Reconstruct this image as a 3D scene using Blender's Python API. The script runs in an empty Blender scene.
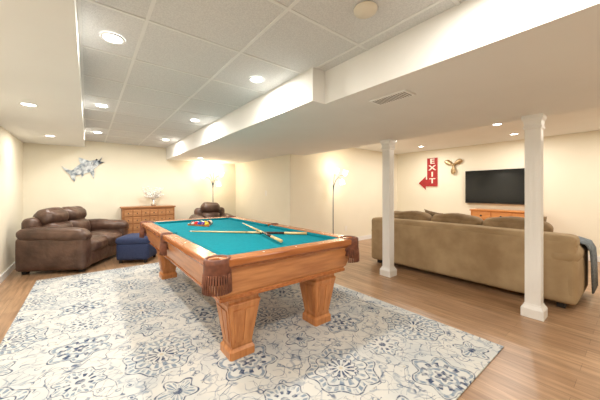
import bpy, bmesh, math, random
from mathutils import Vector, Matrix, Euler
random.seed(7)
scene = bpy.context.scene
try:
    scene.view_settings.view_transform = 'Standard'
    scene.view_settings.look = 'None'
except Exception: pass
W_ = bpy.data.worlds.new("world"); scene.world = W_; W_.use_nodes = True
W_.node_tree.nodes['Background'].inputs[0].default_value = (.9,.93,1,1)
W_.node_tree.nodes['Background'].inputs[1].default_value = .3

# ------------------------------------------------------------ materials
def base_mat(name, col=(.8,.8,.8), rough=.5, metal=0, spec=None, emit=None, estr=0):
    m = bpy.data.materials.new(name); m.use_nodes = True
    b = m.node_tree.nodes['Principled BSDF']
    b.inputs['Base Color'].default_value = (*col,1)
    b.inputs['Roughness'].default_value = rough
    b.inputs['Metallic'].default_value = metal
    if spec is not None: b.inputs['Specular IOR Level'].default_value = spec
    if emit:
        b.inputs['Emission Color'].default_value = (*emit,1)
        b.inputs['Emission Strength'].default_value = estr
    return m
def noisy(name, c1, c2, scale=8, rough=.6, bump=0, bscale=60, detail=4, stretch=(1,1,1), metal=0, lo=.35, hi=.65, bdist=.01, spec=None):
    m = base_mat(name, c1, rough, metal, spec)
    nt = m.node_tree; b = nt.nodes['Principled BSDF']
    tc = nt.nodes.new('ShaderNodeTexCoord'); mp = nt.nodes.new('ShaderNodeMapping')
    mp.inputs['Scale'].default_value = stretch
    nt.links.new(tc.outputs['Object'], mp.inputs['Vector'])
    n = nt.nodes.new('ShaderNodeTexNoise'); n.inputs['Scale'].default_value = scale; n.inputs['Detail'].default_value = detail
    nt.links.new(mp.outputs[0], n.inputs['Vector'])
    r = nt.nodes.new('ShaderNodeValToRGB')
    r.color_ramp.elements[0].position = lo; r.color_ramp.elements[0].color = (*c1,1)
    r.color_ramp.elements[1].position = hi; r.color_ramp.elements[1].color = (*c2,1)
    nt.links.new(n.outputs['Fac'], r.inputs[0]); nt.links.new(r.outputs[0], b.inputs['Base Color'])
    if bump:
        n2 = nt.nodes.new('ShaderNodeTexNoise'); n2.inputs['Scale'].default_value = bscale; n2.inputs['Detail'].default_value = 3
        nt.links.new(mp.outputs[0], n2.inputs['Vector'])
        bp = nt.nodes.new('ShaderNodeBump'); bp.inputs['Strength'].default_value = bump; bp.inputs['Distance'].default_value = bdist
        nt.links.new(n2.outputs['Fac'], bp.inputs['Height']); nt.links.new(bp.outputs[0], b.inputs['Normal'])
    return m
def wood(name, c1, c2, axis='X', rough=.3, scale=5):
    st = {'X':(.12,1,1),'Y':(1,.12,1),'Z':(1,1,.12)}[axis]
    st = tuple(s*6 for s in st)
    return noisy(name, c1, c2, scale=scale, rough=rough, stretch=st, detail=8, lo=.3, hi=.7)

M = {}
M['wall'] = noisy('wall_paint', (.84,.79,.655), (.86,.81,.675), scale=2, rough=.75, bump=.05, bscale=150)
M['white'] = noisy('white_drywall', (.82,.815,.79), (.84,.835,.81), scale=2, rough=.8)
M['trim'] = base_mat('white_trim', (.87,.87,.86), .35)
M['tile'] = noisy('ceiling_tile', (.62,.62,.61), (.70,.70,.685), scale=110, rough=.9, bump=.4, bscale=160, lo=.4, hi=.6)
M['tbar'] = base_mat('ceiling_grid_white', (.76,.76,.74), .5)
OA=(.42,.15,.046); OB=(.63,.275,.10)
for a in 'XYZ': M['oak'+a] = wood('oak_'+a, OA, OB, a)
for a in 'XYZ': M['rail'+a] = wood('railwood_'+a, (.32,.095,.026), (.48,.175,.055), a, rough=.2)
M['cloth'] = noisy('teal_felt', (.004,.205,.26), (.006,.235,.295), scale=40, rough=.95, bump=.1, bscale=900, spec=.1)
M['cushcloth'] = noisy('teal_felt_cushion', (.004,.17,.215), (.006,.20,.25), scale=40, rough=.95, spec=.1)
M['pocket'] = noisy('pocket_leather', (.11,.032,.016), (.19,.06,.03), scale=30, rough=.5)
M['fringe'] = noisy('pocket_fringe', (.14,.045,.022), (.23,.08,.04), scale=30, rough=.7)
M['black'] = base_mat('black', (.01,.01,.01), .5)
M['brownleather'] = noisy('brown_leather', (.055,.028,.019), (.12,.066,.046), scale=5, rough=.36, bump=.5, bscale=9, bdist=.03)
M['navy'] = noisy('navy_fabric', (.018,.03,.085), (.028,.045,.12), scale=60, rough=.8, bump=.3, bscale=300)
M['tan'] = noisy('tan_microfiber', (.35,.245,.135), (.46,.34,.20), scale=4, rough=.85, bump=.15, bscale=8)
M['tan2'] = noisy('tan_cushion', (.24,.16,.085), (.34,.24,.135), scale=6, rough=.85, bump=.3, bscale=10)
M['tan3'] = noisy('olive_pillow', (.13,.085,.045), (.26,.18,.10), scale=25, rough=.9)
M['throw'] = noisy('grey_blue_throw', (.10,.12,.14), (.20,.23,.25), scale=40, rough=.95)
M['cabwood'] = wood('cabinet_wood', (.30,.12,.04), (.46,.22,.09), 'X', rough=.45)
M['cabdraw'] = wood('cabinet_drawer', (.40,.18,.07), (.56,.29,.13), 'X', rough=.45)
M['dresser'] = wood('dresser_wood', (.50,.17,.04), (.68,.29,.09), 'Y', rough=.35)
M['dresser_d'] = wood('dresser_drawer', (.56,.21,.06), (.75,.34,.12), 'Y', rough=.35)
M['brass'] = base_mat('antique_brass', (.45,.30,.12), .35, 1)
M['bronze'] = noisy('bronze', (.36,.24,.12), (.60,.44,.25), scale=20, rough=.4, metal=.6)
M['steel'] = noisy('brushed_steel', (.42,.45,.48), (.78,.80,.82), scale=14, rough=.4, metal=.5)
M['fishmetal'] = noisy('painted_fish_metal', (.13,.17,.22), (.62,.66,.68), scale=13, rough=.4, metal=.3, lo=.36, hi=.60)
M['darksteel'] = base_mat('dark_steel', (.07,.09,.12), .4, .6)
M['tvscreen'] = base_mat('tv_screen', (.006,.007,.008), .12)
M['tvframe'] = base_mat('tv_frame', (.012,.012,.013), .3)
M['red'] = noisy('red_enamel', (.33,.014,.018), (.42,.024,.026), scale=12, rough=.4)
M['cream'] = base_mat('cream_letters', (.85,.8,.7), .5)
M['cue'] = wood('cue_maple', (.66,.42,.18), (.78,.55,.28), 'X', rough=.25)
M['cuebutt'] = base_mat('cue_butt_dark', (.05,.02,.012), .25)
M['glow'] = base_mat('lamp_shade_glass', (.95,.9,.8), .4, emit=(1,.88,.68), estr=6)
M['lens'] = base_mat('downlight_lens', (1,1,1), .4, emit=(1,.97,.92), estr=14)
M['vase'] = base_mat('silver_vase', (.7,.68,.62), .25, .6)
M['coral'] = base_mat('white_twigs', (.88,.87,.83), .6)
M['plate'] = base_mat('switch_plate', (.85,.82,.75), .4)
M['detector'] = base_mat('detector_plastic', (.72,.66,.54), .5)
M['ventdark'] = base_mat('vent_slot', (.30,.29,.27), .7)

# floor planks
def floor_mat():
    m = base_mat('oak_plank_floor', (.5,.3,.15), .32)
    nt = m.node_tree; b = nt.nodes['Principled BSDF']; L = nt.links.new
    tc = nt.nodes.new('ShaderNodeTexCoord'); mp = nt.nodes.new('ShaderNodeMapping')
    mp.inputs['Rotation'].default_value = (0,0,math.pi/2)
    L(tc.outputs['Object'], mp.inputs['Vector'])
    br = nt.nodes.new('ShaderNodeTexBrick')
    br.offset = .37; br.inputs['Scale'].default_value = 1
    br.inputs['Brick Width'].default_value = 1.25; br.inputs['Row Height'].default_value = .13
    br.inputs['Mortar Size'].default_value = .0012; br.inputs['Mortar Smooth'].default_value = .3
    br.inputs['Color1'].default_value = (.35,.21,.12,1); br.inputs['Color2'].default_value = (.47,.30,.18,1)
    br.inputs['Mortar'].default_value = (.18,.10,.055,1)
    L(mp.outputs[0], br.inputs['Vector'])
    mp2 = nt.nodes.new('ShaderNodeMapping'); mp2.inputs['Scale'].default_value = (14,1.1,1)
    L(tc.outputs['Object'], mp2.inputs['Vector'])
    n = nt.nodes.new('ShaderNodeTexNoise'); n.inputs['Scale'].default_value = 2.2; n.inputs['Detail'].default_value = 7; n.inputs['Distortion'].default_value=.6
    L(mp2.outputs[0], n.inputs['Vector'])
    r = nt.nodes.new('ShaderNodeValToRGB')
    r.color_ramp.elements[0].position=.3; r.color_ramp.elements[0].color=(.62,.60,.56,1)
    r.color_ramp.elements[1].position=.65; r.color_ramp.elements[1].color=(1.08,1.06,1.04,1)
    L(n.outputs['Fac'], r.inputs[0])
    mx = nt.nodes.new('ShaderNodeMix'); mx.data_type='RGBA'; mx.blend_type='MULTIPLY'; mx.inputs[0].default_value=1
    L(br.outputs['Color'], mx.inputs[6]); L(r.outputs[0], mx.inputs[7]); L(mx.outputs[2], b.inputs['Base Color'])
    return m
M['floor'] = floor_mat()

# rug
class E:
    nt=None
    def __init__(s, v): s.v=v
    @staticmethod
    def m(op,*a,clamp=False):
        n=E.nt.nodes.new('ShaderNodeMath'); n.operation=op; n.use_clamp=clamp
        for i,x in enumerate(a):
            if isinstance(x,E): E.nt.links.new(x.v,n.inputs[i])
            else: n.inputs[i].default_value=x
        return E(n.outputs[0])
    def __add__(s,o): return E.m('ADD',s,o)
    __radd__=__add__
    def __sub__(s,o): return E.m('SUBTRACT',s,o)
    def __rsub__(s,o): return E.m('SUBTRACT',o,s)
    def __mul__(s,o): return E.m('MULTIPLY',s,o)
    __rmul__=__mul__
def rug_mat():
    m = base_mat('blue_cream_rug', (.7,.7,.66), .95, spec=.05)
    nt = m.node_tree; b = nt.nodes['Principled BSDF']; E.nt=nt; L=nt.links.new
    tc = nt.nodes.new('ShaderNodeTexCoord')
    nz = nt.nodes.new('ShaderNodeTexNoise'); nz.inputs['Scale'].default_value=11; nz.inputs['Detail'].default_value=2
    L(tc.outputs['Object'], nz.inputs['Vector'])
    sc = nt.nodes.new('ShaderNodeVectorMath'); sc.operation='MULTIPLY_ADD'
    L(nz.outputs['Color'], sc.inputs[0]); sc.inputs[1].default_value=(.03,.03,0)
    L(tc.outputs['Object'], sc.inputs[2])
    sx = nt.nodes.new('ShaderNodeSeparateXYZ'); L(sc.outputs[0], sx.inputs[0])
    x=E(sx.outputs[0])*.90; y=E(sx.outputs[1])*.90
    def band(v,c,w,soft=.005):
        d=E.m('ABSOLUTE', v-c); return E.m('MULTIPLY', w-d+soft*.5, 1/soft, clamp=True)
    def less(v,c,soft=.005): return E.m('MULTIPLY', c-v, 1/soft, clamp=True)
    def cell(px,py,ox,oy):
        fx=(E.m('FRACT', x*(1/px)+ox)-.5)*px; fy=(E.m('FRACT', y*(1/py)+oy)-.5)*py
        r=E.m('SQRT', fx*fx+fy*fy); t=E.m('ARCTAN2',fy,fx); return r,t
    mask_n=[];mask_b=[];mask_t=[]; clear=[]
    def mx(l):
        o=l[0]
        for q in l[1:]: o=E.m('MAXIMUM',o,q)
        return o
    def pos(e,k=3.0): return E.m('MULTIPLY',e,k,clamp=True)
    P=.86
    for (ox,oy,kind) in ((.1,.2,0),(.6,.7,1),(.6,.2,2),(.1,.7,3)):
        r,t=cell(P,P,ox,oy)
        c=lambda k: E.m('COSINE',t*float(k))
        if kind==0:
            clear.append(less(r,.235))
            mask_n.append(band(r+c(8)*.016,.214,.0045))
            mask_b.append(band(r+c(8)*.016,.186,.018)*pos(c(32)+.5))
            mask_n.append(band(r+c(8)*.014,.157,.0045))
            mask_b.append(band(r,.125,.024)*pos(c(16)+.2))
            mask_n.append(band(r+c(16)*.008,.098,.005))
            mask_n.append(less(r,.086)*pos(c(12)+.35)*(1-less(r,.030)))
            mask_t.append(less(r,.016))
        elif kind==1:
            clear.append(less(r,.20))
            mask_n.append(band(r+c(6)*.028,.168,.0045))
            mask_b.append(band(r+c(6)*.028,.145,.012))
            mask_n.append(band(r,.106,.020)*pos(c(12)*-1.0+.1))
            mask_b.append(band(r+c(6)*.010,.072,.012))
            mask_n.append(less(r+c(6)*.010,.046)*(1-less(r,.014)))
        elif kind==2:
            clear.append(less(r,.135))
            mask_b.append(band(r+c(8)*.014,.098,.014)*pos(c(24)+.5))
            mask_n.append(band(r+c(8)*.014,.122,.004))
            mask_n.append(band(r,.062,.014)*pos(c(10)+.1))
            mask_n.append(less(r,.028))
        else:
            clear.append(less(r,.13))
            mask_n.append(less(r+c(5)*.022,.100)*(1-less(r+c(5)*.022,.088)))
            mask_b.append(less(r+c(5)*.022,.078)*pos(c(20)+.5))
            mask_n.append(less(r,.028))
    def noiseband(scale,seed,w,dist=.0):
        n=nt.nodes.new('ShaderNodeTexNoise'); n.noise_dimensions='4D'; n.inputs['W'].default_value=seed
        n.inputs['Scale'].default_value=scale; n.inputs['Detail'].default_value=.5; n.inputs['Distortion'].default_value=dist
        L(tc.outputs['Object'], n.inputs['Vector']); return band(E(n.outputs['Fac']),.5,w,.01)
    v1=noiseband(7,1.3,.009,.6); v2=noiseband(8.5,5.1,.008,.8); v3=noiseband(6,9.1,.016,.5); v4=noiseband(10,3.7,.013,.5)
    vo=nt.nodes.new('ShaderNodeTexVoronoi'); vo.inputs['Scale'].default_value=14; L(sc.outputs[0], vo.inputs['Vector'])
    leaf=band(E(vo.outputs['Distance']),.28,.05,.03)
    leafc=less(E(vo.outputs['Distance']),.16,.03)
    sv=nt.nodes.new('ShaderNodeSeparateColor'); L(vo.outputs['Color'], sv.inputs[0]); rnd=E(sv.outputs[0]); rnd2=E(sv.outputs[1])
    selA=E.m('GREATER_THAN',rnd,.55); selB=E.m('GREATER_THAN',rnd2,.6)
    cl=1-mx(clear)
    base=(.63,.625,.595,1)
    def mixc(prev,fac,col):
        n=nt.nodes.new('ShaderNodeMix'); n.data_type='RGBA'
        L(fac.v,n.inputs[0])
        if isinstance(prev,tuple): n.inputs[6].default_value=prev
        else: L(prev,n.inputs[6])
        n.inputs[7].default_value=col; return n.outputs[2]
    wear=nt.nodes.new('ShaderNodeTexNoise'); wear.inputs['Scale'].default_value=30; wear.inputs['Detail'].default_value=5
    L(tc.outputs['Object'], wear.inputs['Vector'])
    wv=E(wear.outputs['Fac']); wf=E.m('MULTIPLY', wv-.29, 3.8, clamp=True)
    big=nt.nodes.new('ShaderNodeTexNoise'); big.inputs['Scale'].default_value=3.4; L(tc.outputs['Object'], big.inputs['Vector'])
    c=mixc(base, E.m('MULTIPLY',E(big.outputs['Fac'])-.44,4.5,clamp=True)*.6, (.44,.48,.51,1))
    c=mixc(c, leaf*selA*cl*wf*.85, (.20,.25,.32,1))
    c=mixc(c, leafc*selB*cl*wf*.7, (.42,.37,.28,1))
    c=mixc(c, leafc*(1-selB)*selA*cl*wf*.9, (.07,.105,.19,1))
    c=mixc(c, mx([v3,v4])*cl*wf*.7, (.26,.31,.38,1))
    c=mixc(c, mx([v1,v2])*cl*wf*.9, (.09,.125,.20,1))
    c=mixc(c, mx(clear)*.45, (.58,.60,.59,1))
    c=mixc(c, mx(mask_b)*wf*.92, (.19,.25,.33,1))
    c=mixc(c, mx(mask_n)*wf*.97, (.045,.07,.14,1))
    c=mixc(c, mx(mask_t), (.55,.5,.4,1))
    L(c,b.inputs['Base Color'])
    return m
M['rug']=rug_mat()

# ------------------------------------------------------------ mesh helpers
def mk(name, bm, mat, parent=None, loc=(0,0,0), rot=(0,0,0), smooth=False):
    me = bpy.data.meshes.new(name); bmesh.ops.recalc_face_normals(bm, faces=bm.faces[:])
    bm.to_mesh(me); bm.free()
    o = bpy.data.objects.new(name, me); scene.collection.objects.link(o)
    if mat is not None: me.materials.append(M[mat] if isinstance(mat,str) else mat)
    if smooth:
        for p in me.polygons: p.use_smooth=True
    o.location=loc; o.rotation_euler=rot
    if parent: o.parent=parent
    return o
def empty(name, loc=(0,0,0), rz=0):
    o=bpy.data.objects.new(name,None); scene.collection.objects.link(o)
    o.empty_display_size=.1; o.location=loc; o.rotation_euler=(0,0,rz); return o
def box(name, size, loc, mat, parent=None, bevel=0, rot=(0,0,0), seg=2):
    bm=bmesh.new(); bmesh.ops.create_cube(bm,size=1)
    bmesh.ops.scale(bm,vec=size,verts=bm.verts)
    if bevel: bmesh.ops.bevel(bm,geom=bm.edges[:],offset=bevel,segments=seg,affect='EDGES',profile=.5)
    return mk(name,bm,mat,parent,loc,rot)
def bx(name, x0,x1,y0,y1,z0,z1, mat, parent=None, bevel=0):
    return box(name,(x1-x0,y1-y0,z1-z0),((x0+x1)/2,(y0+y1)/2,(z0+z1)/2),mat,parent,bevel)
def lathe(name, prof, mat, parent=None, loc=(0,0,0), rot=(0,0,0), n=24):
    bm=bmesh.new(); rings=[]
    for (r,z) in prof:
        ring=[]
        for i in range(n):
            t=2*math.pi*i/n; rr=max(r,1e-4)
            ring.append(bm.verts.new((rr*math.cos(t),rr*math.sin(t),z)))
        rings.append(ring)
    for a,b in zip(rings,rings[1:]):
        for i in range(n): bm.faces.new((a[i],a[(i+1)%n],b[(i+1)%n],b[i]))
    return mk(name,bm,mat,parent,loc,rot,True)
def loft_sq(name, prof, mat, parent=None, loc=(0,0,0), bevel=.006):
    bm=bmesh.new(); rings=[]
    for hx,hy,z in prof:
        rings.append([bm.verts.new((sx*hx,sy*hy,z)) for sx,sy in ((-1,-1),(1,-1),(1,1),(-1,1))])
    for a,b in zip(rings,rings[1:]):
        for i in range(4): bm.faces.new((a[i],a[(i+1)%4],b[(i+1)%4],b[i]))
    bm.faces.new(rings[0]); bm.faces.new(rings[-1])
    if bevel:
        es=[e for e in bm.edges if abs(e.verts[0].co.z-e.verts[1].co.z)>.02]
        bmesh.ops.bevel(bm,geom=es,offset=bevel,segments=2,affect='EDGES')
    return mk(name,bm,mat,parent,loc)
def tube(name, pts, rad, mat, parent=None, n=10, loc=(0,0,0)):
    pts=[Vector(p) for p in pts]; bm=bmesh.new(); rings=[]
    R=rad if isinstance(rad,(list,tuple)) else [rad]*len(pts)
    for i,p in enumerate(pts):
        d=(pts[min(i+1,len(pts)-1)]-pts[max(i-1,0)]).normalized()
        up=Vector((0,0,1)) if abs(d.z)<.9 else Vector((1,0,0))
        u=d.cross(up).normalized(); v=d.cross(u).normalized()
        rings.append([bm.verts.new(p+(u*math.cos(2*math.pi*k/n)+v*math.sin(2*math.pi*k/n))*R[i]) for k in range(n)])
    for a,b in zip(rings,rings[1:]):
        for k in range(n): bm.faces.new((a[k],a[(k+1)%n],b[(k+1)%n],b[k]))
    bm.faces.new(rings[0]); bm.faces.new(rings[-1])
    return mk(name,bm,mat,parent,loc,smooth=True)
def bez(p0,p1,p2,p3,n=12):
    p0,p1,p2,p3=map(Vector,(p0,p1,p2,p3)); o=[]
    for i in range(n+1):
        t=i/n; s=1-t
        o.append(p0*s**3+p1*3*s*s*t+p2*3*s*t*t+p3*t**3)
    return o
def cushion(name,size,loc,mat,parent=None,r=.06,puff=(0,0,.03),rot=(0,0,0),n=14,wob=0):
    bm=bmesh.new(); bmesh.ops.create_cube(bm,size=2)
    bmesh.ops.subdivide_edges(bm,edges=bm.edges[:],cuts=n,use_grid_fill=True)
    h=Vector(size)/2; r=min(r,min(h)*.98); ph=random.random()*6
    for v in bm.verts:
        q=[math.sin(max(-1,min(1,c))*math.pi/2) for c in v.co]
        p=Vector((q[0]*h.x,q[1]*h.y,q[2]*h.z))
        inn=Vector([max(-(h[i]-r),min(h[i]-r,p[i])) for i in range(3)])
        d=p-inn
        if d.length>1e-9: p=inn+d.normalized()*r
        a=[1-min(1,abs(q[i]))**2.5 for i in range(3)]
        p.x+=math.copysign(puff[0]*a[1]*a[2],q[0])*(abs(q[0])>.5)
        p.y+=math.copysign(puff[1]*a[0]*a[2],q[1])*(abs(q[1])>.5)
        p.z+=math.copysign(puff[2]*a[0]*a[1],q[2])*(abs(q[2])>.5)
        if wob: p+=Vector((math.sin(p.y*17+ph),math.sin(p.z*19+ph),math.sin(p.x*15+p.y*11+ph)))*wob
        v.co=p
    return mk(name,bm,mat,parent,loc,rot,True)
def pillow(name,size,loc,mat,parent=None,rot=(0,0,0)):
    bm=bmesh.new(); n=14; g={}
    for s in (1,-1):
        for i in range(n+1):
            for j in range(n+1):
                u=2*i/n-1; w=2*j/n-1
                z=s*size[2]/2*((1-u*u)*(1-w*w))**.45
                X=u*size[0]/2*(.93+.07*w*w); Y=w*size[1]/2*(.93+.07*u*u)
                g[s,i,j]=bm.verts.new((X,Y,z))
    for s in (1,-1):
        for i in range(n):
            for j in range(n):
                bm.faces.new((g[s,i,j],g[s,i+1,j],g[s,i+1,j+1],g[s,i,j+1]))
    bmesh.ops.remove_doubles(bm,verts=bm.verts,dist=1e-4)
    return mk(name,bm,mat,parent,loc,rot,True)
def extrude(name, pts, thick, frame, mat, parent=None, loc=(0,0,0)):
    A,B,N=map(Vector,frame); bm=bmesh.new()
    lo=[bm.verts.new(A*a+B*b) for a,b in pts]; hi=[bm.verts.new(A*a+B*b+N*thick) for a,b in pts]
    bm.faces.new(lo); bm.faces.new(hi); k=len(pts)
    for i in range(k): bm.faces.new((lo[i],lo[(i+1)%k],hi[(i+1)%k],hi[i]))
    bmesh.ops.triangulate(bm,faces=[f for f in bm.faces if len(f.verts)>4])
    return mk(name,bm,mat,parent,loc)

# ------------------------------------------------------------ room
XL,XR,YB,YS=-.94,7.10,7.05,-1.5
XI,YI=3.24,4.45
ZT,ZLs,ZS,ZR=2.28,2.14,2.0,2.32
T=.1
bx('floor',XL-T,XR+T,YS-T,YB+T,-.1,0,'floor')
bx('wall_left',XL-T,XL,YS,YB,0,2.5,'wall')
bx('wall_back',XL-T,XI+T,YB,YB+T,0,2.5,'wall')
bx('wall_side',XI,XI+T,YI+T,YB,0,2.5,'wall')
bx('wall_alcove',XI,XR+T,YI,YI+T,0,2.5,'wall')
bx('wall_right',XR,XR+T,YS,YI,0,2.5,'wall')
bx('wall_front',XL-T,XR+T,YS-T,YS,0,2.5,'wall')
XE=-.05; XBn,XBf,YJ=1.607,1.47,1.70; XSR=3.60
bx('ceiling',XE,XBn,YS,YB,ZT,ZT+.06,'tile')
bx('soffit_left',XL,XE,YS,YB,ZLs,ZT+.06,'white')  # left soffit, hung lower than the tile ceiling
so=empty('soffit_duct',(0,0,0))
bx('near_box',XBn,XSR,YS,YJ,ZS,ZR+.06,'white',so)
bx('far_box',XBf,XI,YJ,YB,ZS,ZR+.06,'white',so)
bx('edge_box',XI,XSR,YJ,YI,ZS,ZR+.06,'white',so)
bx('ceiling.001',XSR,XR,YS,YI,ZR,ZR+.06,'white')
grid=empty('ceiling_grid',(0,0,0))
k=0
xx=XE+.33
while xx<XBn-.05:
    bx('runner_%d'%k,xx-.010,xx+.010,YS,YB if xx<XBf else YJ,ZT-.004,ZT,'tbar',grid); xx+=.61; k+=1
yy=YS+.30
while yy<YB-.1:
    bx('cross_%d'%k,XE,XBf if yy>YJ else XBn,yy-.010,yy+.010,ZT-.0045,ZT-.0003,'tbar',grid); yy+=.61; k+=1
bx('angle_l',XE,XE+.02,YS,YB,ZT-.006,ZT,'tbar',grid)
bh=.10
bx('baseboard_left',XL,XL+.015,YS,YB,0,bh,'trim')
bx('baseboard_back',XL+.015,XI,YB-.015,YB,0,bh,'trim')
bx('baseboard_side',XI-.015,XI,YI,YB-.015,0,bh,'trim')
bx('baseboard_alcove',XI-.015,XR-.015,YI-.015,YI,0,bh,'trim')
bx('baseboard_right',XR-.015,XR,YS,YI,0,bh,'trim')
for i,(px,py) in enumerate(((3.515,2.35),(3.515,.68))):
    c=empty('support_column' if i==0 else 'support_column.001',(px,py,0))
    s=.062
    loft_sq('shaft',[(s,s,.10),(s,s,1.99)],'trim',c)
    loft_sq('plinth',[(.088,.088,0),(.088,.088,.085),(.080,.080,.10),(.070,.070,.115),(.066,.066,.13)],'trim',c,bevel=.002)
    loft_sq('capital',[(.064,.064,1.86),(.072,.072,1.87),(.072,.072,1.885),(.066,.066,1.90),(.070,.070,1.94),(.082,.082,1.965),(.082,.082,2.0)],'trim',c,bevel=.002)
    for a in range(4):
        dx,dy=((1,0),(-1,0),(0,1),(0,-1))[a]
        for o in (-.022,.022):
            box('flute_%d_%d'%(a,int(o*1000)),(.004 if dx else .022,.004 if dy else .022,1.5),(dx*(s+.0015)+(o if dy else 0),dy*(s+.0015)+(o if dx else 0),1.0),'trim',c,bevel=.0015,seg=1)

def downlight(x,y,z,p,col=(1,.945,.86)):
    o=lathe('recessed_light',[(.072,0),(.074,-.005),(.062,-.008),(.054,-.004),(.054,0)],'trim',None,(x,y,z-.0008),n=32)
    lathe('lens',[(0,-.003),(.055,-.003)],'lens',o,(0,0,0),n=32)
    d=bpy.data.lights.new('downlight','AREA'); d.shape='DISK'; d.size=.10; d.energy=p; d.color=col
    lo=bpy.data.objects.new('downlight_source',d); scene.collection.objects.link(lo); lo.parent=o; lo.location=(0,0,-.010)
PW=14.4
for y in (.35,2.2,4.02,5.9):  # nearest row is out of view, added to light the room
    downlight(.13,y,ZT-.0045,PW); downlight(1.22,y,ZT-.0045,PW)
for y in (.6,2.2,3.9,5.9): downlight(-.48,y,ZLs,PW*.7)  # nearest one is an added light overhead, outside the frame
for (x,y) in ((5.15,1.45),(6.28,1.5),(6.28,3.3),(5.15,3.3),(6.28,-.3),(5.15,-.3)): downlight(x,y,ZR,PW*1.15)  # last pair is unseen, added for more room light
downlight(2.6,-.7,ZS,PW); downlight(2.0,6.2,ZS,PW*.6)  # first one is unseen, added to brighten the camera end

lathe('smoke_detector',[(0,-.030),(.038,-.030),(.046,-.020),(.062,-.016),(.066,0)],'detector',None,(1.23,.97,ZT-.0045))
v=empty('air_vent',(1.915,1.25,ZS))
box('frame',(.15,.33,.008),(0,0,-.004),'trim',v,bevel=.002)
for i in range(14):
    box('slot_%d'%i,(.115,.009,.002),(0,-.1365+.021*i,-.0085),'ventdark',v)

# ------------------------------------------------------------ rug
RX0,RX1,RY0,RY1=-.56,2.61,.69,5.20
bx('area_rug',RX0,RX1,RY0,RY1,.001,.012,'rug',bevel=.003)

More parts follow.
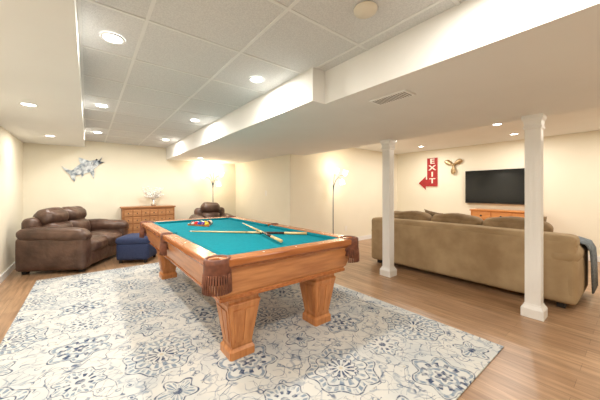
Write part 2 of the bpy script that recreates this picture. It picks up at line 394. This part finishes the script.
# ------------------------------------------------------------ pool table
def pool_table():
    X0,X1,Y0,Y1=.60,2.04,1.67,4.52
    cx,cy=(X0+X1)/2,(Y0+Y1)/2; W=X1-X0; Lh=Y1-Y0
    t=empty('pool_table',(cx,cy,.0125)); hx,hy=W/2,Lh/2
    zt=.79; rw=.125; rt=.055; g=.085
    def rail(nm,x0,x1,y0,y1,ax):
        bx(nm,x0,x1,y0,y1,zt-rt,zt,'rail'+ax,t,bevel=.012)
    for s in (-1,1):
        xa,xb=(hx-rw,hx) if s>0 else (-hx,-hx+rw)
        rail('rail_long_a%d'%s,xa,xb,-hy+g,-.055,'Y'); rail('rail_long_b%d'%s,xa,xb,.055,hy-g,'Y')
        ya,yb=(hy-rw,hy) if s>0 else (-hy,-hy+rw)
        rail('rail_end%d'%s,-hx+g,hx-g,ya,yb,'X')
        xa,xb=(hx-rw-.045,hx-rw+.003) if s>0 else (-hx+rw-.003,-hx+rw+.045)
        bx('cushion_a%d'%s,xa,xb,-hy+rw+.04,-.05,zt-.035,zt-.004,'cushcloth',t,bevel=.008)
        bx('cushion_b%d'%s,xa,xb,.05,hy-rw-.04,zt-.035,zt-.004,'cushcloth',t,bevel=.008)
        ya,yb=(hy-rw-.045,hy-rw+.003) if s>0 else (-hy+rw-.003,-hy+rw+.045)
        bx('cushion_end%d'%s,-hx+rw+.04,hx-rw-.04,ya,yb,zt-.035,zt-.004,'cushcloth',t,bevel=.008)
        for j in (-3,-2,-1,1,2,3):
            box('sight_%d_%d'%(s,j),(.012,.012,.001),(s*(hx-rw*.5),j*(hy-.14)/4,zt+.0002),'cream',t,rot=(0,0,math.pi/4))
        for j in (-1,0,1):
            box('sighte_%d_%d'%(s,j),(.012,.012,.001),(j*.3,s*(hy-rw*.5),zt+.0002),'cream',t,rot=(0,0,math.pi/4))
    bx('bed_cloth',-hx+rw-.01,hx-rw+.01,-hy+rw-.01,hy-rw+.01,zt-.06,zt-.03,'cloth',t)
    loft_sq('rail_moulding',[(hx-.03,hy-.03,zt-.075),(hx-.012,hy-.012,zt-rt-.002)],'railY',t)
    prof=[(.115,.485),(.115,.515),(.10,.53),(.078,.60),(.062,.66),(.05,zt-.075)]
    for (nx,ny,ax) in ((1,0,'Y'),(-1,0,'Y'),(0,1,'X'),(0,-1,'X')):
        bm=bmesh.new(); rows=[]
        for ins,z in prof:
            if nx: rows.append([bm.verts.new((nx*(hx-ins),-(hy-ins),z)),bm.verts.new((nx*(hx-ins),(hy-ins),z))])
            else:  rows.append([bm.verts.new((-(hx-ins),ny*(hy-ins),z)),bm.verts.new(((hx-ins),ny*(hy-ins),z))])
        for a,b in zip(rows,rows[1:]): bm.faces.new((a[0],a[1],b[1],b[0]))
        o=mk('apron_%s_%d'%(ax,nx+ny),bm,'oak'+ax,t)
        md=o.modifiers.new('s','SOLIDIFY'); md.thickness=.02; md.offset=0
    box('cabinet_core',(W-.28,Lh-.28,.2),(0,0,.60),'oakY',t)
    box('cabinet_bottom_trim',(W-.20,Lh-.20,.03),(0,0,.487),'railY',t,bevel=.008)
    for sx in (-1,1):
        for sy in (-1,1):
            px=sx*.41; py=sy*1.15
            q='leg_%s%s'%('l' if sx<0 else 'r','n' if sy<0 else 'f')
            loft_sq(q,[(.100,.100,0),(.100,.100,.055),(.086,.086,.075),(.084,.084,.09),(.128,.128,.39),(.134,.134,.415),(.122,.122,.43),(.122,.122,.48)],'oakZ',t,(px,py,0),bevel=.008)
            for (dx,dy) in ((1,0),(-1,0),(0,1),(0,-1)):
                for (l0,l1,u0,u1) in ((-.058,-.006,-.088,-.008),(.006,.058,.008,.088)):
                    bm=bmesh.new(); vs=[]
                    for (a,z) in ((l0,.12),(l1,.12),(u1,.37),(u0,.37)):
                        off=.084+(z-.09)/(.30)*.044
                        for e in (0,.007):
                            o=off+e-.001
                            vs.append(bm.verts.new((dx*o+(a if dy else 0),dy*o+(a if dx else 0),z)))
                    lo=vs[0::2]; hi=vs[1::2]; bm.faces.new(hi)
                    for i in range(4): bm.faces.new((lo[i],lo[(i+1)%4],hi[(i+1)%4],hi[i]))
                    mk(q+'_panel',bm,'oakZ',t,(px,py,0))
    def pocket(nm,x,y,r,side=False):
        lathe(nm+'_leather',[(r*.72,zt-.05),(r*.72,zt+.002),(r*.86,zt+.008),(r,zt+.002),(r*1.03,zt-.03),(r*1.03,zt-.10),(r*.97,zt-.115),(r*.8,zt-.12),(r*.8,zt-.16),(.001,zt-.165)],'pocket',t,(x,y,0),n=28)
        lathe(nm+'_hole',[(r*.74,zt-.025),(0,zt-.028)],'black',t,(x,y,0))
        nf=34
        for i in range(nf):
            a=2*math.pi*i/nf
            dx,dy=math.cos(a),math.sin(a)
            if side:
                if dx*(1 if x>0 else -1)<.2: continue
            elif dx*(1 if x>0 else -1)+dy*(1 if y>0 else -1)<-.3: continue
            tube(nm+'_fringe_%d'%i,[(x+dx*r*1.0,y+dy*r*1.0,zt-.09),(x+dx*r*1.06,y+dy*r*1.06,zt-.15),(x+dx*r*1.05,y+dy*r*1.05,zt-.215)],[.0055,.006,.0075],'fringe',t,n=6)
    for sx in (-1,1):
        for sy in (-1,1): pocket('pocket_c%d%d'%(sx,sy),sx*(hx-.075),sy*(hy-.075),.088)
        pocket('pocket_s%d'%sx,sx*(hx-.05),0,.058,True)
    return t
pool_table()
ZC=.0125+.76
def cue(nm,p_tip,p_butt,zt_,zb_):
    a=Vector((*p_tip,zt_)); b=Vector((*p_butt,zb_)); L=(b-a).length
    o=empty(nm,a); ang=math.atan2(b.y-a.y,b.x-a.x); tilt=-math.asin((b.z-a.z)/L)
    o.rotation_euler=(0,tilt,ang)
    tube('tip',[(0,0,0),(.012,0,0)],.0062,'darksteel',o)
    tube('ferrule',[(.012,0,0),(.035,0,0)],.0065,'cream',o)
    tube('shaft',[(.035,0,0),(L*.5,0,0)],[.0066,.0105],'cue',o)
    tube('ring',[(L*.5,0,0),(L*.515,0,0)],.0112,'brass',o)
    tube('butt',[(L*.515,0,0),(L*.62,0,0)],[.011,.0125],'cue',o)
    tube('wrap',[(L*.62,0,0),(L*.82,0,0)],[.0128,.0140],'cuebutt',o)
    tube('sleeve',[(L*.82,0,0),(L,0,0)],[.014,.0155],'cue',o)
cue('pool_cue',(.93,3.28),(1.87,2.26),ZC+.0075,ZC+.0165)
cue('pool_cue.001',(1.64,3.34),(1.345,1.98),ZC+.045,ZC+.034)
rk=empty('billiard_ball_rack',(1.26,3.74,ZC+.0005)); cols=[(.75,.5,.02),(.02,.05,.35),(.6,.02,.02),(.12,.03,.25),(.75,.22,.02),(.02,.2,.08),(.25,.02,.02),(.01,.01,.01)]
bmats=[base_mat('ball_%d'%i,c,.12) for i,c in enumerate(cols)]; bw=base_mat('ball_white',(.85,.8,.68),.12)
r=.0300; k=0
for row in range(5):
    for j in range(row+1):
        x=(j-row/2)*2*r*1.005; y=row*r*1.742-.10
        bm=bmesh.new(); bmesh.ops.create_uvsphere(bm,u_segments=20,v_segments=12,radius=r)
        o=mk('ball_%d'%k,bm,None,rk,(x,y,r),(random.random()*2,random.random()*2,0),True)
        o.data.materials.append(bmats[(k*3)%8]); o.data.materials.append(bw)
        if k>8 :
            for p in o.data.polygons:
                if abs(p.center.z)>r*.55: p.material_index=1
        k+=1
A=(0,-.10-.068);Bq=(-.175,.16);Cq=(.175,.16)
for i,(p,q) in enumerate(((A,Bq),(Bq,Cq),(Cq,A))):
    d=math.hypot(q[0]-p[0],q[1]-p[1]); an=math.atan2(q[1]-p[1],q[0]-p[0])
    box('frame_%d'%i,(d,.010,.024),((p[0]+q[0])/2,(p[1]+q[1])/2,.012),'railX',rk,bevel=.003,rot=(0,0,an))

# ------------------------------------------------------------ brown leather loveseat / chair
def leather_seat(nm,loc,rz,Ls,D,nseat,H=.95):
    o=empty(nm,loc,rz); aw=.25; x0,x1=-D/2,D/2
    cushion('base',(D-.10,Ls-.10,.26),(-.0,0,.19),'brownleather',o,r=.04,puff=(.01,0,0))
    sl=(Ls-2*aw)/nseat
    for i in range(nseat):
        yc=-Ls/2+aw+sl*(i+.5)
        cushion('seat_%d'%i,(D-.30,sl+.02,.22),(x1-(D-.30)/2-.015,yc,.36),'brownleather',o,r=.08,puff=(.02,.0,.035),wob=.004)
        cushion('back_low_%d'%i,(.26,sl+.01,.34),(x0+.27,yc,.58),'brownleather',o,r=.10,puff=(.04,0,.0),rot=(0,-.15,0),wob=.005)
        cushion('back_top_%d'%i,(.28,sl+.03,.27),(x0+.20,yc,H-.16),'brownleather',o,r=.12,puff=(.03,0,.02),rot=(0,-.12,0),wob=.006)
    cushion('back_shell',(.20,Ls-.20,H-.20),(x0+.11,0,(H-.20)/2+.06),'brownleather',o,r=.09,puff=(.02,0,0))
    for s in (-1,1):
        cushion('arm_%d'%s,(D-.04,aw-.03,.50),(.0,s*(Ls/2-aw/2),.30),'brownleather',o,r=.05,puff=(.01,.015,0))
        cushion('arm_pad_%d'%s,(D-.03,aw+.02,.19),(.01,s*(Ls/2-aw/2),.575),'brownleather',o,r=.09,puff=(.015,0,.03),wob=.006,rot=(0,.04,0))
        for f in (-1,1):
            box('foot_%d%d'%(s,f),(.07,.07,.065),(f*(D/2-.10),s*(Ls/2-.12),.0325),'black',o,bevel=.01)
    return o
leather_seat('leather_loveseat',(-.105,6.08,0),math.radians(-30),1.44,.97,2,H=.98)
leather_seat('leather_armchair',(2.30,6.25,0),math.radians(-98),.92,.85,1,H=.99)
ot=empty('ottoman',(.72,5.66,0),math.radians(-30))
cushion('body',(.52,.52,.30),(0,0,.20),'navy',ot,r=.05,puff=(.01,.01,0))
cushion('top_cushion',(.545,.545,.13),(0,0,.385),'navy',ot,r=.055,puff=(.0,.0,.02))
for a in (-1,1):
    for b_ in (-1,1): box('foot_%d%d'%(a,b_),(.045,.045,.055),(a*.2,b_*.2,.0275),'black',ot,bevel=.006)

# ------------------------------------------------------------ drawer cabinet
cb=empty('drawer_cabinet',(1.07,6.865,0)); CW,CD,CH=1.02,.30,.91
bx('carcass',-CW/2,CW/2,-CD/2+.01,CD/2,.06,CH-.03,'cabwood',cb,bevel=.004)
bx('top',-CW/2-.02,CW/2+.02,-CD/2-.01,CD/2+.005,CH-.03,CH,'cabwood',cb,bevel=.006)
for i in range(6):
    for j in range(5):
        w=(CW-.06)/6; hh=(CH-.16)/5
        xc=-CW/2+.03+w*(i+.5); zc=.10+hh*(j+.5)
        box('drawer_%d_%d'%(i,j),(w-.022,.018,hh-.022),(xc,-CD/2+.003,zc),'cabdraw',cb,bevel=.004)
        lathe('knob_%d_%d'%(i,j),[(.004,0),(.006,.012),(.012,.018),(.010,.026),(0,.028)],'black',cb,(xc,-CD/2-.005,zc),(math.pi/2,0,0),n=10)
for a in (-1,1):
    for b_ in (-1,1): box('leg_%d%d'%(a,b_),(.05,.05,.07),(a*(CW/2-.03),b_*(CD/2-.035),.035),'cabwood',cb)
vs=empty('flower_vase',(1.17,6.86,CH+.001))
lathe('vase',[(.0,0),(.04,0),(.055,.03),(.05,.08),(.028,.12),(.034,.14),(.028,.138)],'vase',vs)
for i in range(38):
    a=random.random()*6.28; sp=.04+random.random()*.18; hgt=.22+random.random()*.22
    tx,ty=math.cos(a)*sp,math.sin(a)*sp*.5
    pts=bez((0,0,.10),(tx*.2,ty*.2,.2),(tx*.8,ty*.8,hgt*.8),(tx*1.1,ty*1.1,hgt),6)
    tube('stem_%d'%i,pts,[.004]*3+[.003]*4,'coral',vs,n=5)
    for q in range(3,7):
        bm=bmesh.new(); bmesh.ops.create_icosphere(bm,subdivisions=1,radius=.012+.010*random.random())
        mk('petal_%d_%d'%(i,q),bm,'coral',vs,Vector(pts[q])+Vector((random.uniform(-.015,.015),random.uniform(-.015,.015),0)),smooth=True)

# ------------------------------------------------------------ floor lamps
def tulip(o,nm,p,d,s=1.0):
    d=Vector(d).normalized(); q=d.to_track_quat('Z','Y').to_euler()
    lathe(nm,[(.012*s,0),(.03*s,.015*s),(.048*s,.045*s),(.052*s,.08*s),(.045*s,.105*s),(.056*s,.125*s)],'glow',o,p,q,n=16)
    lathe(nm+'_cup',[(0,-.02*s),(.016*s,-.02*s),(.02*s,.012*s)],'steel',o,p,q,n=12)
def flamp(nm,loc,arms,power,base_r=.13,H=1.35):
    o=empty(nm,loc)
    lathe('base',[(0,.022),(base_r*.5,.022),(base_r*.9,.014),(base_r,.004),(base_r,0)],'steel',o)
    tube('pole',[(0,0,.015),(0,0,H)],.010,'darksteel',o)
    for i,(dx,dy,zz,ds) in enumerate(arms):
        pts=bez((0,0,H-.25),(0,0,H+.1),(dx*.5,dy*.5,zz+.08),(dx,dy,zz),10)
        tube('arm_%d'%i,pts,.006,'darksteel',o,n=6)
        d=(dx*.6,dy*.6,ds); tulip(o,'shade_%d'%i,(dx,dy,zz),d)
        l=bpy.data.lights.new('bulb','POINT'); l.energy=power; l.color=(1,.80,.56); l.shadow_soft_size=.04
        lo=bpy.data.objects.new('bulb_%d'%i,l); scene.collection.objects.link(lo); lo.parent=o
        lo.location=Vector((dx,dy,zz))+Vector(d).normalized()*.17
flamp('floor_lamp',(2.52,6.82,0),[(-.24,0,1.56,.7),(.22,.02,1.62,.6),(.0,-.12,1.72,1.0),(-.12,.06,1.68,1),(.12,-.05,1.50,-.6)],1.9,H=1.46)
flamp('floor_lamp.001',(4.26,4.24,0),[(.18,-.08,1.52,-.5),(.24,-.12,1.58,.8),(.05,-.05,1.62,1.0)],2.9,H=1.38)

# ------------------------------------------------------------ beige sofa
sf=empty('fabric_sofa',(4.375,1.70,0)); SL=2.58; SD=.95
cushion('back_panel',(.24,SL-.04,.68),(-SD/2+.13,0,.405),'tan',sf,r=.05,puff=(.01,0,.0),n=18)
cushion('back_roll',(.26,SL-.02,.15),(-SD/2+.145,0,.71),'tan',sf,r=.06,puff=(.0,0,.01),n=18)
cushion('base',(SD-.10,SL-.06,.30),(.03,0,.21),'tan',sf,r=.03,puff=(0,0,0))
for s in (-1,1):
    cushion('arm_%d'%s,(SD-.02,.22,.50),(.01,s*(SL/2-.12),.31),'tan',sf,r=.05,puff=(.01,.01,0))
    cushion('arm_roll_%d'%s,(SD,.26,.17),(.01,s*(SL/2-.13),.56),'tan',sf,r=.08,puff=(.01,0,.02))
    for f in (-1,1): box('foot_%d%d'%(s,f),(.07,.07,.06),(f*(SD/2-.12),s*(SL/2-.14),.03),'black',sf,bevel=.008)
for i in range(3):
    w=(SL-.50)/3; yc=-SL/2+.25+w*(i+.5)
    cushion('seat_cushion_%d'%i,(.66,w-.01,.18),(.14,yc,.44),'tan',sf,r=.06,puff=(.02,0,.03),wob=.003)
    cushion('back_cushion_%d'%i,(.22,w+.02,.46),(-.14,yc,.67),'tan2',sf,r=.10,puff=(.04,0,.02),rot=(0,-.2,0),wob=.010)
pillow('pillow_0',(.44,.44,.16),(-.02,.96,.70),'tan3',sf,rot=(.1,1.2,.2))
pillow('pillow_1',(.46,.46,.17),(.05,.35,.72),'tan3',sf,rot=(.2,1.15,-.3))
pillow('pillow_2',(.46,.46,.16),(-.0,-.75,.71),'tan2',sf,rot=(-.2,1.2,.1))
bm=bmesh.new(); prof=[(-1.345,.12),(-1.338,.46),(-1.33,.58),(-1.30,.645),(-1.20,.675),(-1.09,.66),(-1.02,.63),(-1.0,.57)]
cols_=[]
for i in range(13):
    x=-.02+.46*i/12
    cols_.append([bm.verts.new((x+.01*math.sin(b*9),a-.008*abs(math.sin(i*1.3)),b+.004*math.sin(i*2.1))) for a,b in prof])
for a,b in zip(cols_,cols_[1:]):
    for i in range(len(prof)-1): bm.faces.new((a[i],a[i+1],b[i+1],b[i]))
th=mk('throw_blanket',bm,'throw',sf,smooth=True)
md=th.modifiers.new('s','SOLIDIFY'); md.thickness=.012; md.offset=1

# ------------------------------------------------------------ TV + dresser
tv=empty('television',(XR-.05,1.98,1.345))
box('panel',(.04,1.27,.75),(0,0,0),'tvframe',tv,bevel=.008)
box('screen',(.004,1.245,.72),(-.0205,0,.006),'tvscreen',tv)
box('wall_mount',(.03,.4,.3),(.034,0,0),'black',tv)
box('logo_bar',(.006,.06,.012),(-.021,0,-.366),'darksteel',tv)
dr=empty('wooden_dresser',(6.85,1.80,0)); DW,DD,DH=1.12,.42,.85
bx('carcass',-DD/2,DD/2,-DW/2,DW/2,.10,DH-.03,'dresser',dr,bevel=.005)
bx('top',-DD/2-.02,DD/2,-DW/2-.02,DW/2+.02,DH-.03,DH,'dresser',dr,bevel=.008)
for r_ in range(3):
    n=3 if r_==2 else 2
    for c_ in range(n):
        w=(DW-.06)/n; hh=[.25,.25,.17][r_]; z0=[.12,.38,.64][r_]
        yc=-DW/2+.03+w*(c_+.5)
        box('drawer_%d_%d'%(r_,c_),(.02,w-.02,hh-.02),(-DD/2-.004,yc,z0+hh/2),'dresser_d',dr,bevel=.005)
        for kx in ((-.25,.25) if n==2 else (0,)):
            lathe('knob_%d_%d_%d'%(r_,c_,int(kx*100)),[(.006,0),(.008,.014),(.018,.022),(.016,.034),(0,.037)],'black',dr,(-DD/2-.013,yc+kx*w,z0+hh/2),(0,-math.pi/2,0),n=12)
for a in (-1,1):
    for b_ in (-1,1): loft_sq('leg_%d%d'%(a,b_),[(.022,.022,0),(.035,.035,.11)],'dresser',dr,(a*(DD/2-.045),b_*(DW/2-.05),0))
# ------------------------------------------------------------ EXIT sign
FR=((0,-1,0),(0,0,1),(-1,0,0))
es=empty('exit_sign',(XR-.001,3.44,1.69))
shape=[(-.12,.43),(.17,.43),(.17,-.33),(-.14,-.33),(-.14,-.43),(-.36,-.23),(-.14,-.03),(-.14,-.13),(-.12,-.13)]
ins=[(-.112,.422),(.162,.422),(.162,-.322),(-.148,-.322),(-.148,-.41),(-.345,-.23),(-.148,-.05),(-.148,-.138),(-.112,-.138)]
extrude('border',shape,.018,FR,'cream',es)
extrude('face',ins,.022,FR,'red',es)
rotm=Matrix(((0,0,-1),(-1,0,0),(0,1,0)))
for i,ch in enumerate('EXIT'):
    cu=bpy.data.curves.new('letter','FONT'); cu.body=ch; cu.size=.19; cu.extrude=.004; cu.offset=.004; cu.align_x='CENTER'; cu.align_y='CENTER'
    tmp=bpy.data.objects.new('tmp',cu); scene.collection.objects.link(tmp)
    bpy.context.view_layer.update()
    dg=bpy.context.evaluated_depsgraph_get(); me=bpy.data.meshes.new_from_object(tmp.evaluated_get(dg))
    bpy.data.objects.remove(tmp)
    o=bpy.data.objects.new('letter_%s'%ch,me); scene.collection.objects.link(o); me.materials.clear(); me.materials.append(M['cream'])
    o.parent=es; o.location=(-.026,-.025,.33-i*.17); o.rotation_euler=rotm.to_euler(); o.scale=(1.35,.95,1)
# ------------------------------------------------------------ propeller decor
pr=empty('propeller_wall_decor',(XR-.03,2.89,1.89))
lathe('hub',[(0,.05),(.02,.045),(.036,.03),(.04,0),(.04,-.025)],'bronze',pr,(0,0,0),(0,-math.pi/2,0),n=20)
for i in range(3):
    a0=math.radians(30+120*i)
    bm=bmesh.new(); n=18; R=[]
    for s in range(n+1):
        t=s/n; rr=.025+.20*t; w=.058*math.sin(math.pi*min(1,t*.94+.03))**.7*(.35+.65*t)*1.25+.008
        ca,sa=math.cos(a0),math.sin(a0)
        for u in (-1,0,1):
            a=rr*ca-u*w*sa; b=rr*sa+u*w*ca
            R.append(bm.verts.new((-.015-.016*u*(1-t*.5)-.004*(1-u*u),-a,b)))
    for s in range(n):
        for u in range(2): bm.faces.new((R[s*3+u],R[s*3+u+1],R[s*3+u+4],R[s*3+u+3]))
    o=mk('blade_%d'%i,bm,'bronze',pr,smooth=True); md=o.modifiers.new('s','SOLIDIFY'); md.thickness=.005
# ------------------------------------------------------------ fish wall art
FB=((1,0,0),(0,0,1),(0,-1,0))
fs=empty('fish_wall_art',(0.0,YB-.014,1.75))
def rotp(pts,a,s=1.04,o=(0,0)):
    c,sn=math.cos(a),math.sin(a); return [((x*c-y*sn)*s+o[0],(x*sn+y*c)*s+o[1]) for x,y in pts]
ang=math.radians(32)
top=[];bot=[];N=24
for i in range(N+1):
    t=i/N; x=-.26+.50*t
    h=.088*math.sin(math.pi*min(1,(t*.80+.15)))**1.1+.012
    top.append((x,h*1.0)); bot.append((x,-h))
body=top+[(.31,.062),(.20,.01),(.285,-.05)]+bot[::-1]
extrude('body',rotp(body,ang),.012,FB,'fishmetal',fs)
tail=[(-.23,.03),(-.29,.10),(-.34,.20),(-.335,.07),(-.315,.0),(-.34,-.07),(-.33,-.15),(-.28,-.09),(-.23,-.03)]
extrude('tail',rotp(tail,ang),.010,FB,'fishmetal',fs)
for nm,pts in (('dorsal',[(-.08,.07),(-.06,.16),(-.03,.22),(.01,.17),(.06,.10),(.08,.08)]),('fin_low',[(.06,-.07),(.02,-.16),(-.05,-.25),(-.035,-.14),(-.03,-.07)]),('fin_rear',[(-.14,-.04),(-.18,-.10),(-.21,-.15),(-.16,-.12),(-.10,-.06)])):
    extrude(nm,rotp(pts,ang),.008,FB,'fishmetal',fs)
for i in range(6):
    x=-.2+.055*i
    for j in (-1,0,1):
        px_,py_=rotp([(x+.02*(j%2),j*.034*(1-abs(i-3.5)*.12))],ang)[0]
        lathe('scale_%d_%d'%(i,j),[(.008,0),(.014,.0),(.014,.003),(.008,.003)],'steel',fs,(px_,-.0125,py_),(math.pi/2,0,0),n=10)
e=rotp([(.19,.05)],ang)[0]
lathe('eye',[(0,.008),(.014,.006),(.018,0)],'black',fs,(e[0],-.012,e[1]),(math.pi/2,0,0),n=14)
for j in range(3):
    g=rotp([(.13-.02*j,.055),(.115-.02*j,0),(.13-.02*j,-.055)],ang)
    tube('gill_%d'%j,[(a,-.013,b) for a,b in g],.004,'darksteel',fs,n=6)
box('outlet_plate',(.08,.006,.12),(4.9,YI-.004,.35),'plate',None,bevel=.002)
box('light_switch_plate',(.006,.08,.12),(XI-.004,5.4,1.2),'plate',None,bevel=.002)

# ------------------------------------------------------------ camera
cam=bpy.data.cameras.new('camera'); co=bpy.data.objects.new('camera',cam); scene.collection.objects.link(co)
co.location=(0,0,1.25); th_=math.atan(212/270)
co.rotation_euler=(math.pi/2,0,-th_)
cam.sensor_width=36; cam.sensor_fit='HORIZONTAL'; cam.lens=270/600*36; cam.shift_y=-9/600; cam.clip_start=.02
scene.camera=co
